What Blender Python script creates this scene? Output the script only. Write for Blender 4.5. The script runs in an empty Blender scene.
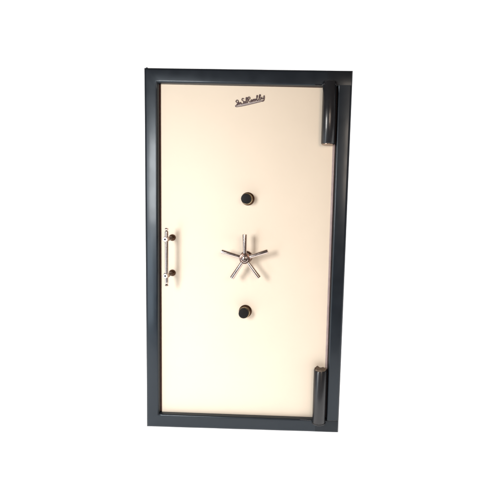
import bpy, bmesh, math, random
from mathutils import Vector, Matrix
R = math.radians
random.seed(7)
sc = bpy.context.scene
C = sc.collection

# ---------------------------------------------------------------- camera
cd = bpy.data.cameras.new("camera"); cam = bpy.data.objects.new("camera", cd); C.objects.link(cam)
X = Vector((.999353, .022658, .027942)); U = Vector((-.029836, .088076, .995667)); F = Vector((-.020099, .995856, -.088695))
m = Matrix((X, U, -F)).transposed().to_4x4(); m.translation = (.3618, -2.1905, 1.2842)
cam.matrix_world = m
cd.sensor_width = 36; cd.lens = 28.8; cd.shift_x = -.1054; cd.shift_y = -.0161
cd.clip_start = .05; cd.clip_end = 200
sc.camera = cam

# ---------------------------------------------------------------- world and lamps
w = bpy.data.worlds.new("World"); sc.world = w; w.use_nodes = True
bg = w.node_tree.nodes["Background"]; bg.inputs[0].default_value = (.95, .76, .66, 1); bg.inputs[1].default_value = .12

def area(name, loc, target, sx, sy, power, col):
    l = bpy.data.lights.new(name, 'AREA'); l.shape = 'RECTANGLE'; l.size = sx; l.size_y = sy
    l.energy = power; l.color = col
    o = bpy.data.objects.new(name, l); C.objects.link(o); o.location = loc
    o.rotation_euler = (Vector(target) - Vector(loc)).to_track_quat('-Z', 'Y').to_euler()
    return o
area("softbox", (-1.25, -2.3, 1.52), (-.15, 0, 1.1), .68, .95, 56, (1, .975, .94))
area("cool_fill_panel", (-1.35, -1.65, .5), (-.3, 0, .45), .5, .9, 8, (.78, .9, 1))  # added unseen cool panel, brightens the left post and lower left of the door
area("fill_lamp", (1.5, -3.2, 1.9), (.3, 0, 1.2), 1.0, 1.0, 31, (1, .80, .64))

sc.view_settings.view_transform = 'Standard'; sc.view_settings.look = 'None'
sc.view_settings.exposure = 0; sc.view_settings.gamma = 1; sc.view_settings.use_curve_mapping = False
sc.render.engine = 'CYCLES'

# ---------------------------------------------------------------- helpers
def mat(name, col, rough=.4, metal=0, coat=0, noise=0, nscale=40, bump=0, bscale=300, spec=.5, rvar=0):
    M = bpy.data.materials.new(name); M.use_nodes = True; nt = M.node_tree; N = nt.nodes; L = nt.links
    b = N['Principled BSDF']
    b.inputs['Base Color'].default_value = (*col, 1); b.inputs['Roughness'].default_value = rough
    b.inputs['Metallic'].default_value = metal; b.inputs['Coat Weight'].default_value = coat
    b.inputs['Coat Roughness'].default_value = .12; b.inputs['Specular IOR Level'].default_value = spec
    tc = N.new('ShaderNodeTexCoord')
    if noise or rvar:
        n = N.new('ShaderNodeTexNoise'); n.inputs['Scale'].default_value = nscale; n.inputs['Detail'].default_value = 6
        n.inputs['Roughness'].default_value = .65
        L.new(tc.outputs['Object'], n.inputs['Vector'])
    if noise:
        r = N.new('ShaderNodeMapRange'); r.inputs[1].default_value = .3; r.inputs[2].default_value = .7
        r.inputs[3].default_value = 1 - noise; r.inputs[4].default_value = 1 + noise
        L.new(n.outputs['Fac'], r.inputs[0])
        mx = N.new('ShaderNodeVectorMath'); mx.operation = 'SCALE'; mx.inputs[0].default_value = col
        L.new(r.outputs[0], mx.inputs['Scale']); L.new(mx.outputs[0], b.inputs['Base Color'])
    if rvar:
        r2 = N.new('ShaderNodeMapRange'); r2.inputs[1].default_value = .3; r2.inputs[2].default_value = .7
        r2.inputs[3].default_value = max(.03, rough - rvar); r2.inputs[4].default_value = rough + rvar
        L.new(n.outputs['Fac'], r2.inputs[0]); L.new(r2.outputs[0], b.inputs['Roughness'])
    if bump:
        n2 = N.new('ShaderNodeTexNoise'); n2.inputs['Scale'].default_value = bscale; n2.inputs['Detail'].default_value = 3
        L.new(tc.outputs['Object'], n2.inputs['Vector'])
        bp = N.new('ShaderNodeBump'); bp.inputs['Strength'].default_value = bump; bp.inputs['Distance'].default_value = .002
        L.new(n2.outputs['Fac'], bp.inputs['Height']); L.new(bp.outputs['Normal'], b.inputs['Normal'])
    return M

M_frame = mat("slate_enamel", (.0110, .0147, .0205), .33, coat=.12, noise=.08, nscale=9, bump=.12, bscale=14, rvar=.045, spec=.42)
M_frame.node_tree.nodes['Principled BSDF'].inputs['Specular Tint'].default_value = (.79, .90, 1, 1)
M_frame.node_tree.nodes['Noise Texture'].inputs['Detail'].default_value = 1.5
M_plate = mat("corner_plate_enamel", (.0100, .0115, .0145), .36, coat=.05, noise=.1, nscale=8, bump=.1, bscale=20, rvar=.04, spec=.36)
M_plate.node_tree.nodes['Principled BSDF'].inputs['Specular Tint'].default_value = (.80, .90, 1, 1)
M_void = mat("shadow_gap_paint", (.010, .006, .006), .7, noise=.2, spec=.15)  # near-black leaf colour stands in for the shade beside the hinges
M_hinge = mat("hinge_enamel", (.011, .0125, .016), .33, coat=.3, noise=.12, nscale=14, bump=.06, bscale=60, rvar=.05)
M_door = mat("cream_enamel", (.82, .725, .60), .55, noise=.015, nscale=3, bump=.05, bscale=45, rvar=.04, spec=.35)
M_gap = mat("brown_primer", (.05, .018, .013), .6, noise=.25, nscale=60)
M_chrome = mat("chrome", (.60, .52, .49), .19, metal=1, noise=.06, nscale=60, rvar=.05)
M_dull = mat("tarnished_steel", (.36, .27, .22), .3, metal=1, noise=.3, nscale=90, rvar=.1)
M_brass = mat("pale_brass", (.82, .66, .42), .22, metal=1, noise=.1, nscale=80)
M_bronze = mat("dark_bronze", (.09, .045, .025), .35, metal=.8, noise=.3, nscale=90)
M_black = mat("black_cap", (.008, .008, .009), .55, bump=.15, bscale=300, spec=.2)
M_rust = mat("raw_steel", (.16, .12, .09), .7, metal=.3, noise=.5, nscale=160, bump=.8, bscale=220)
M_badge = mat("badge_metal", (.10, .068, .072), .38, metal=.5, noise=.25, nscale=150)
M_badge2 = mat("badge_bar", (.42, .37, .37), .35, metal=.4, noise=.15, nscale=150)


def finish(bm, name, mt, parent, smooth=True, angle=40):
    me = bpy.data.meshes.new(name); bmesh.ops.recalc_face_normals(bm, faces=bm.faces); bm.to_mesh(me); bm.free()
    o = bpy.data.objects.new(name, me); C.objects.link(o); me.materials.append(mt)
    if smooth:
        me.shade_smooth()
        me.set_sharp_from_angle(angle=R(angle))
    if parent: o.parent = parent
    return o

def box(bm, x0, x1, y0, y1, z0, z1, bev=0, seg=4):
    r = bmesh.ops.create_cube(bm, size=1); vs = r['verts']
    for v in vs:
        v.co = Vector((x0 if v.co.x < 0 else x1, y0 if v.co.y < 0 else y1, z0 if v.co.z < 0 else z1))
    if bev:
        es = list({e for v in vs for e in v.link_edges})
        bmesh.ops.bevel(bm, geom=es, offset=bev, segments=seg, profile=.5, affect='EDGES')

def lathe(bm, prof, origin, axis=(0, -1, 0), seg=48):
    """prof: list of (distance along axis, radius)."""
    a = Vector(axis).normalized(); q = Vector((0, 0, 1)).rotation_difference(a).to_matrix(); o = Vector(origin)
    rings = []
    for d, r in prof:
        if r < 1e-6: rings.append([bm.verts.new(o + a * d)])
        else: rings.append([bm.verts.new(o + q @ Vector((r * math.cos(2 * math.pi * k / seg), r * math.sin(2 * math.pi * k / seg), d))) for k in range(seg)])
    for A, B in zip(rings, rings[1:]):
        for k in range(seg):
            k2 = (k + 1) % seg
            if len(A) == 1: bm.faces.new((A[0], B[k], B[k2]))
            elif len(B) == 1: bm.faces.new((A[k], A[k2], B[0]))
            else: bm.faces.new((A[k], A[k2], B[k2], B[k]))
    for rg in (rings[0], rings[-1]):
        if len(rg) > 1: bm.faces.new(rg)

def tube(bm, pts, rad, seg=8):
    pts = [Vector(p) for p in pts]; n = len(pts); rings = []
    rf = rad if callable(rad) else (lambda t: rad)
    for i, p in enumerate(pts):
        t = (pts[min(i + 1, n - 1)] - pts[max(i - 1, 0)]).normalized()
        s = t.cross(Vector((0, 1, 0))).normalized(); v = s.cross(t).normalized(); r = rf(i / (n - 1))
        rings.append([bm.verts.new(p + s * r * math.cos(2 * math.pi * k / seg) + v * r * .6 * math.sin(2 * math.pi * k / seg)) for k in range(seg)])
    for A, B in zip(rings, rings[1:]):
        for k in range(seg): bm.faces.new((A[k], A[(k + 1) % seg], B[(k + 1) % seg], B[k]))
    bm.faces.new(rings[0]); bm.faces.new(rings[-1])

def new(): return bmesh.new()

# ---------------------------------------------------------------- setting: white sweep, glow added so it stays pure white and unshaded
Mb = bpy.data.materials.new("glowing_white_sweep"); Mb.use_nodes = True
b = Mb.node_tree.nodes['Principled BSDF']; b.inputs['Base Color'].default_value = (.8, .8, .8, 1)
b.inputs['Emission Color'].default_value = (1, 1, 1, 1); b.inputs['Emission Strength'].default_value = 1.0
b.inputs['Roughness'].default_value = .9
bm = new(); prof = [(-1.3, 0), (1.6, 0)] + [(1.6 + 1.2 * math.sin(t * math.pi / 20), 1.2 - 1.2 * math.cos(t * math.pi / 20)) for t in range(1, 11)] + [(2.8, 9.0)]
rows = [[bm.verts.new((x, y, z - .017)) for y, z in prof] for x in (-14, -7, 0, 7, 14)]
for A, B in zip(rows, rows[1:]):
    for k in range(len(prof) - 1): bm.faces.new((A[k], A[k + 1], B[k + 1], B[k]))
sw = finish(bm, "backdrop", Mb, None); sw['kind'] = 'structure'

# ---------------------------------------------------------------- the safe door
W = .5519
root = bpy.data.objects.new("steel_safe", None); C.objects.link(root); root.location = (0, 0, 0)
root["label"] = "tall steel safe with cream door, slate metal frame and five spoke wheel handle"
root['category'] = "safe"

# frame: rails across top and bottom, posts butted between them
frame = None
bm = new()
# backing rebate behind the frame opening (door stop), a ring
box(bm, -.535, -.462, .046, .15, .02, 1.98); box(bm, .462, .535, .046, .15, .02, 1.98)
box(bm, -.4615, .4615, .046, .15, .02, .085); box(bm, -.4615, .4615, .046, .15, 1.905, 1.98)
frame = finish(bm, "frame", M_gap, root, smooth=False)
bm = new(); box(bm, -.4852, -.4800, .027, .045, .073, 1.921); box(bm, -.478, .478, .030, .045, 1.9248, 1.9262); box(bm, -.478, .478, .027, .045, .0560, .0612)
finish(bm, "seal", mat("seal_rubber", (.075, .028, .020), .5, noise=.3, nscale=50), frame, smooth=False)

# the frame's face: one continuous welded section, rounded on its outer and inner edge
def surround():
    b_ = new(); prof = []
    ro, ri, back = .016, .011, .155
    prof.append(('o', 0, back))
    for k in range(7):
        a = R(90 * k / 6); prof.append(('o', ro - ro * math.cos(a), ro - ro * math.sin(a)))
    for k in range(7):
        a = R(90 * k / 6); prof.append(('i', ri - ri * math.sin(a), ri - ri * math.cos(a)))
    prof.append(('i', 0, .1)); prof.append(('i', 0, back))
    outer = [(-W - .007, -.015), (W + .001, -.006), (W + .007, 2.009), (-W - .008, 2.001)]; inner = [(-.4855, .0675), (.4812, .0700), (.4820, 1.9262), (-.4845, 1.9235)]
    sg = [(1, 1), (-1, 1), (-1, -1), (1, -1)]
    rows = []
    for c in range(4):
        row = []
        for kind, d, y in prof:
            if kind == 'o': x, z = outer[c][0] + sg[c][0] * d, outer[c][1] + sg[c][1] * d
            else: x, z = inner[c][0] - sg[c][0] * d, inner[c][1] - sg[c][1] * d
            row.append(Vector((x, y, z)))
        rows.append(row)
    N = 40; rings = []
    for c in range(4):
        A, B = rows[c], rows[(c + 1) % 4]
        for k in range(N):
            t = k / N
            ring = []
            for p, q in zip(A, B):
                v = p.lerp(q, t)
                # hand-ground steel: faces wander by a fraction of a millimetre
                if v.y < .02: v.y += .0005 * math.sin(9.1 * v.z + 2 * v.x) + .0004 * math.sin(23 * v.x + 5 * v.z)
                ring.append(b_.verts.new(v))
            rings.append(ring)
    M = len(rings)
    for k in range(M):
        A, B = rings[k], rings[(k + 1) % M]
        for j in range(len(prof) - 1): b_.faces.new((A[j], A[j + 1], B[j + 1], B[j]))
        b_.faces.new((A[-1], A[0], B[0], B[-1]))
    return finish(b_, "surround", M_frame, frame, angle=60)
surround()

# weld seams where posts meet rails and where hinges meet the frame
def weld(pts, r, name="weld"):
    b_ = new(); P = []
    for a, c in zip(pts, pts[1:]):
        a = Vector(a); c = Vector(c); n = max(2, int((c - a).length / .003))
        P += [a.lerp(c, k / n) for k in range(n)]
    P.append(Vector(pts[-1]))
    P = [p + Vector((random.gauss(0, .0003), random.gauss(0, .0002), random.gauss(0, .0003))) for p in P]
    tube(b_, P, lambda t: r * (1 + .2 * math.sin(t * 97)), 8)
    return finish(b_, name, M_hinge, frame)
weld([(.490, .0016, 1.9262), (.543, .0016, 1.9262)], .0018)
weld([(.488, .0012, .0690), (.543, .0012, .0690)], .0022)
b_ = new(); lathe(b_, [(0, .007), (.002, .0065), (.004, .004), (.005, 0)], (-.545, .012, 1.999), (0, -.2, 1), 20); finish(b_, "weld", M_frame, frame)      # small blob of weld on the top left corner

# door panel
bm = new(); box(bm, -.4785, .4722, .030, .13, .0615, 1.9245, .004, 3)
# slim dark reveal behind the panel is the frame rebate; panel carries the fittings
panel = finish(bm, "door_panel", M_door, root)
# right-hand edging strip of the panel (pinkish grey paints in the cream reflected on the lit bevel)
bm = new(); box(bm, .4655, .4795, .022, .10, .0745, 1.922, .005, 4)
finish(bm, "edge_strip", mat("lit_lip", (.34, .27, .27), .32, noise=.15, nscale=30), panel)

# ---- hinges
def hinge(z0, z1, top_broken):
    cx, cy, r = .4375, .001, .0368
    b_ = new()
    if top_broken:
        lathe(b_, [(0, r), (z1 - z0 - .004, r), (z1 - z0, r - .003), (z1 - z0, r - .010)], (cx, cy, z0), (0, 0, 1), 64)
    else:
        lathe(b_, [(0, r - .003), (.003, r), (z1 - z0 - .004, r), (z1 - z0, r - .004)], (cx, cy, z0), (0, 0, 1), 64)
    h = finish(b_, "hinge", M_hinge, root, angle=50)
    return h, cx, cy, r
h, cx, cy, r = hinge(1.620, 1.946, False)
b_ = new(); lathe(b_, [(0, r - .013), (.0, r - .005), (.0035, r - .0035), (.006, r - .004)], (cx, cy, 1.6165), (0, 0, 1), 48)
finish(b_, "hinge_washer", M_dull, h)
b_ = new(); box(b_, cx + .012, .4850, .016, .05, 1.624, 1.92, .003, 2); finish(b_, "hinge_leaf", M_void, h)

h, cx, cy, r = hinge(.054, .368, True)
# ragged broken cap, raw steel
b_ = new(); n = 64
ring_o = []; ring_i = []; base = []
for k in range(n):
    a = 2 * math.pi * k / n; ca, sa = math.cos(a), math.sin(a)
    hz = .004 + .0035 * math.sin(3 * a + 1.2) + .0025 * math.sin(7 * a) + random.random() * .002
    base.append(b_.verts.new((cx + (r - .0035) * ca, cy + (r - .0035) * sa, .366)))
    ring_o.append(b_.verts.new((cx + (r - .004) * ca, cy + (r - .004) * sa, .368 + hz)))
    ring_i.append(b_.verts.new((cx + (r - .011) * ca, cy + (r - .011) * sa, .3675 + hz * .2)))
c0 = b_.verts.new((cx, cy, .3685))
for k in range(n):
    k2 = (k + 1) % n
    b_.faces.new((base[k], base[k2], ring_o[k2], ring_o[k])); b_.faces.new((ring_o[k], ring_o[k2], ring_i[k2], ring_i[k])); b_.faces.new((ring_i[k], ring_i[k2], c0))
finish(b_, "hinge_cap", M_rust, h, angle=25)
b_ = new(); box(b_, cx + .012, .4850, .016, .05, .0760, .362, .003, 2); finish(b_, "hinge_leaf", M_void, h)
def corner_plate(x0, x1a, x1b, z0, z1):
    b_ = new(); box(b_, x0, x1a, -.0010, .02, z0, z1)
    for v in b_.verts:
        if v.co.x > x0 + .01 and v.co.z > (z0 + z1) / 2: v.co.x = x1b
    bmesh.ops.bevel(b_, geom=list(b_.edges), offset=.0018, segments=3, profile=.5, affect='EDGES')
    finish(b_, "corner_plate", M_plate, frame)
corner_plate(.4240, W + .0005, W + .0010, 1.9290, 2.0030)
corner_plate(.4180, W - .0055, W - .0050, .0010, .0675)
# fillet welds round the hinge ends on the rails
def arc(cx, cy, r, z, a0, a1): return [(cx + r * math.cos(R(a0 + (a1 - a0) * k / 14)), cy + r * math.sin(R(a0 + (a1 - a0) * k / 14)), z) for k in range(15)]
weld(arc(.4375, .001, .0375, .057, 180, 350), .0035)
weld(arc(.4375, .001, .0372, 1.929, 178, 225), .004)
weld(arc(.4375, .001, .0372, 1.929, 315, 362), .004)
weld([(.395, .000, .0665), (.33, .000, .0700)], .0025)
weld([(.395, .000, 1.927), (.36, .0, 1.9275)], .0028)

# ---- pull handle
bm = new()
hx, hy = -.4160, -.055
lathe(bm, [(0, .0025), (.002, .0075), (.006, .0100), (.010, .0075), (.014, .0050), (.020, .0090), (.024, .0093), (.296, .0093), (.300, .0090), (.306, .0050), (.310, .0075), (.314, .0100), (.318, .0075), (.320, .0025)],
      (hx, hy, .8285), (0, 0, 1), 32)
hd = finish(bm, "pull_handle", M_chrome, root)
for z, zb in ((1.0870, 1.0895), (.8880, .8895)):
    bm = new(); a = Vector((-.4145, .030, zb)); e = Vector((hx - .001, hy - .004, z)); L = (e - a).length
    lathe(bm, [(0, .0185), (.006, .0185), (.012, .0145), (.016, .0105), (.030, .0095), (L - .030, .0100), (L - .022, .0135), (L - .010, .0135)], a, e - a, 40)
    mnt = finish(bm, "handle_mount", M_bronze, hd)
    bm = new(); lathe(bm, [(0, .0150), (.003, .0160), (.010, .0160), (.013, .0145)], Vector((hx - .003, hy + .010, z)), (-.03, -1, 0), 40); finish(bm, "clamp_ring", M_dull, hd)
    bm = new(); lathe(bm, [(0, .0120), (.004, .0138), (.020, .0138), (.0235, .0115), (.0235, .0050)], Vector((hx - .003, hy + .009, z)), (-.03, -1, 0), 40)
    finish(bm, "clamp_boss", M_chrome, hd)
    bm = new(); lathe(bm, [(0, .0052), (.002, .0052), (.0028, .004)], Vector((hx - .0038, hy - .0130, z)), (-.03, -1, 0), 24)
    finish(bm, "screw", M_black, hd)

# ---- five-spoke hand wheel
wx, wy, wz = .0070, -.042, .9945
bm = new()
lathe(bm, [(0, .034), (.006, .034), (.012, .030), (.016, .021), (.040, .019), (.048, .024), (.054, .0300), (.081, .0300), (.087, .0270), (.0885, .0225)], (wx - .0035, .030, wz - .001), (.05, -1, .01), 56)
hub = finish(bm, "hand_wheel", mat("dark_steel", (.20, .13, .11), .28, metal=1, noise=.3, nscale=90, rvar=.1), root)
bm = new(); lathe(bm, [(0, .0215), (.003, .0210), (.0045, .0185), (.0010, .0165), (.0010, .0115), (.0060, .0105), (.0070, .0080), (.0072, 0)], (wx + .0015, -.0582, wz), (.05, -1, .01), 40)
finish(bm, "hub_cap", M_chrome, hub)
for ang, Ls in ((91, .131), (18.8, .1325), (-52.5, .131), (-122, .130), (165, .131)):
    bm = new(); d = Vector((math.cos(R(ang)), -.02, math.sin(R(ang))))
    lathe(bm, [(.020, .0100), (.030, .0100), (Ls - .004, .0122), (Ls - .001, .0116), (Ls, .0095)], (wx, wy - .002, wz), d, 32)
    finish(bm, "spoke", M_chrome, hub)

# ---- the two lock knobs
for z in (1.3168, .6825):
    x = .0030 if z > 1 else -.0015
    bm = new(); lathe(bm, [(0, .0365), (.004, .0365), (.007, .0340), (.010, .0300), (.018, .0285), (.026, .0285)], (x + .004, .030, z), (.09, -1, 0), 48)
    k = finish(bm, "lock_knob", M_bronze, root)
    bm = new(); lathe(bm, [(0, .0288), (.002, .0305), (.008, .0305), (.010, .0285)], (x + .0025, .006, z), (.09, -1, 0), 48)
    finish(bm, "knob_collar", M_brass, k)
    bm = new(); lathe(bm, [(0, .0278), (.010, .0280), (.021, .0275), (.0245, .0250), (.0256, .0200), (.0262, .0100), (.0264, 0)], (x + .001, -.003, z), (.09, -1, 0), 56)
    finish(bm, "knob_cap", M_black, k)

# ---- maker's badge: looping script with an underlining flourish (drawn in local units, then placed)
def cr(P, n=7):
    P = [Vector(p) for p in P]; Q = [P[0]] + P + [P[-1]]; out = []
    for i in range(1, len(Q) - 2):
        a, b_, c, d = Q[i - 1:i + 3]
        for k in range(n):
            t = k / n; out.append(.5 * ((2 * b_) + (c - a) * t + (2 * a - 5 * b_ + 4 * c - d) * t * t + (3 * b_ - a - 3 * c + d) * t ** 3))
    out.append(P[-1]); return out
S = [
    [(.035, -.06), (.0, .02), (.05, .06), (.16, .30), (.10, .46), (.03, .38), (.08, .26), (.15, .14), (.09, .05)],          # S
    [(.17, .05), (.20, .22), (.22, .08), (.27, .22), (.29, .08), (.33, .12)],                                                 # n
    [(.45, .42), (.38, .50), (.34, .38), (.42, .24), (.41, .08), (.34, .05)],                                                 # S
    [(.48, .22), (.43, .20), (.43, .08), (.49, .10), (.50, .22), (.50, .08), (.54, .10)],                                     # a
    [(.54, .10), (.60, .45), (.56, .46), (.56, .08), (.60, .08)],                                                             # l
    [(.62, .05), (.66, .44), (.60, .40), (.72, .50), (.76, .36), (.67, .27), (.75, .08), (.79, .10)],                         # R
    [(.86, .22), (.81, .20), (.81, .08), (.87, .10), (.88, .22), (.88, .08), (.92, .12)],                                     # a
    [(.92, .06), (.94, .23), (.97, .07), (.99, .23), (1.02, .07), (1.05, .22), (1.08, .08)],                                  # m
    [(1.08, .08), (1.16, .42), (1.12, .44), (1.12, .08), (1.16, .07), (1.20, .10)],                                           # l
    [(1.20, .10), (1.31, .42), (1.26, .46), (1.23, .10), (1.30, .05), (1.33, .20), (1.26, .22)],                              # b
    [(1.38, .28), (1.38, .12), (1.45, .12), (1.50, .34), (1.49, .0), (1.42, -.10), (1.36, -.02)],                             # y
]
badge_w = .162; s = badge_w / 1.52
tilt = R(13.5); bo = Vector((-.0680, .0275, 1.8090))
def place(p, dy=0):
    x, z = p[0] * s, (p[1] + .10) * s * .62
    return bo + Vector((x * math.cos(tilt) - z * math.sin(tilt) * .2, dy, x * math.sin(tilt) + z * math.cos(tilt)))
bm = new()
for st in S:
    tube(bm, [place(p) for p in cr([Vector((a, c)) for a, c in st])], .0024, 8)
badge = finish(bm, "maker_badge", M_badge, root)
# flourish: tapered band under the word
bm = new(); up = []; lo = []
for k in range(31):
    t = k / 30; x = .02 + 1.44 * t
    zc = -.02 - .02 * math.sin(math.pi * t); hw = .055 * (math.sin(math.pi * min(1, t * 1.02 + .03)) ** .5 if 0 < t < 1 else .1) + .012
    up.append((x, zc + hw)); lo.append((x, zc - hw))
fr = [[bm.verts.new(place(p, dy)) for p in up + lo[::-1]] for dy in (-.001, .0035)]
n = len(fr[0])
for k in range(30):
    bm.faces.new((fr[0][k], fr[0][k + 1], fr[0][n - 2 - k], fr[0][n - 1 - k]))
for k in range(n): bm.faces.new((fr[0][k], fr[0][(k + 1) % n], fr[1][(k + 1) % n], fr[1][k]))
finish(bm, "badge_underline", M_badge2, badge, smooth=False)
bm = new(); tube(bm, [place(p, -.001) for p in cr([Vector(p) for p in [(.0, -.02), (.05, -.09), (.4, -.125), (.9, -.12), (1.3, -.10), (1.44, -.05), (1.50, .08), (1.50, .26)]])], lambda t: .0011 + .0022 * max(0, t - .75) * 4, 8)
finish(bm, "badge_outline", M_badge, badge)
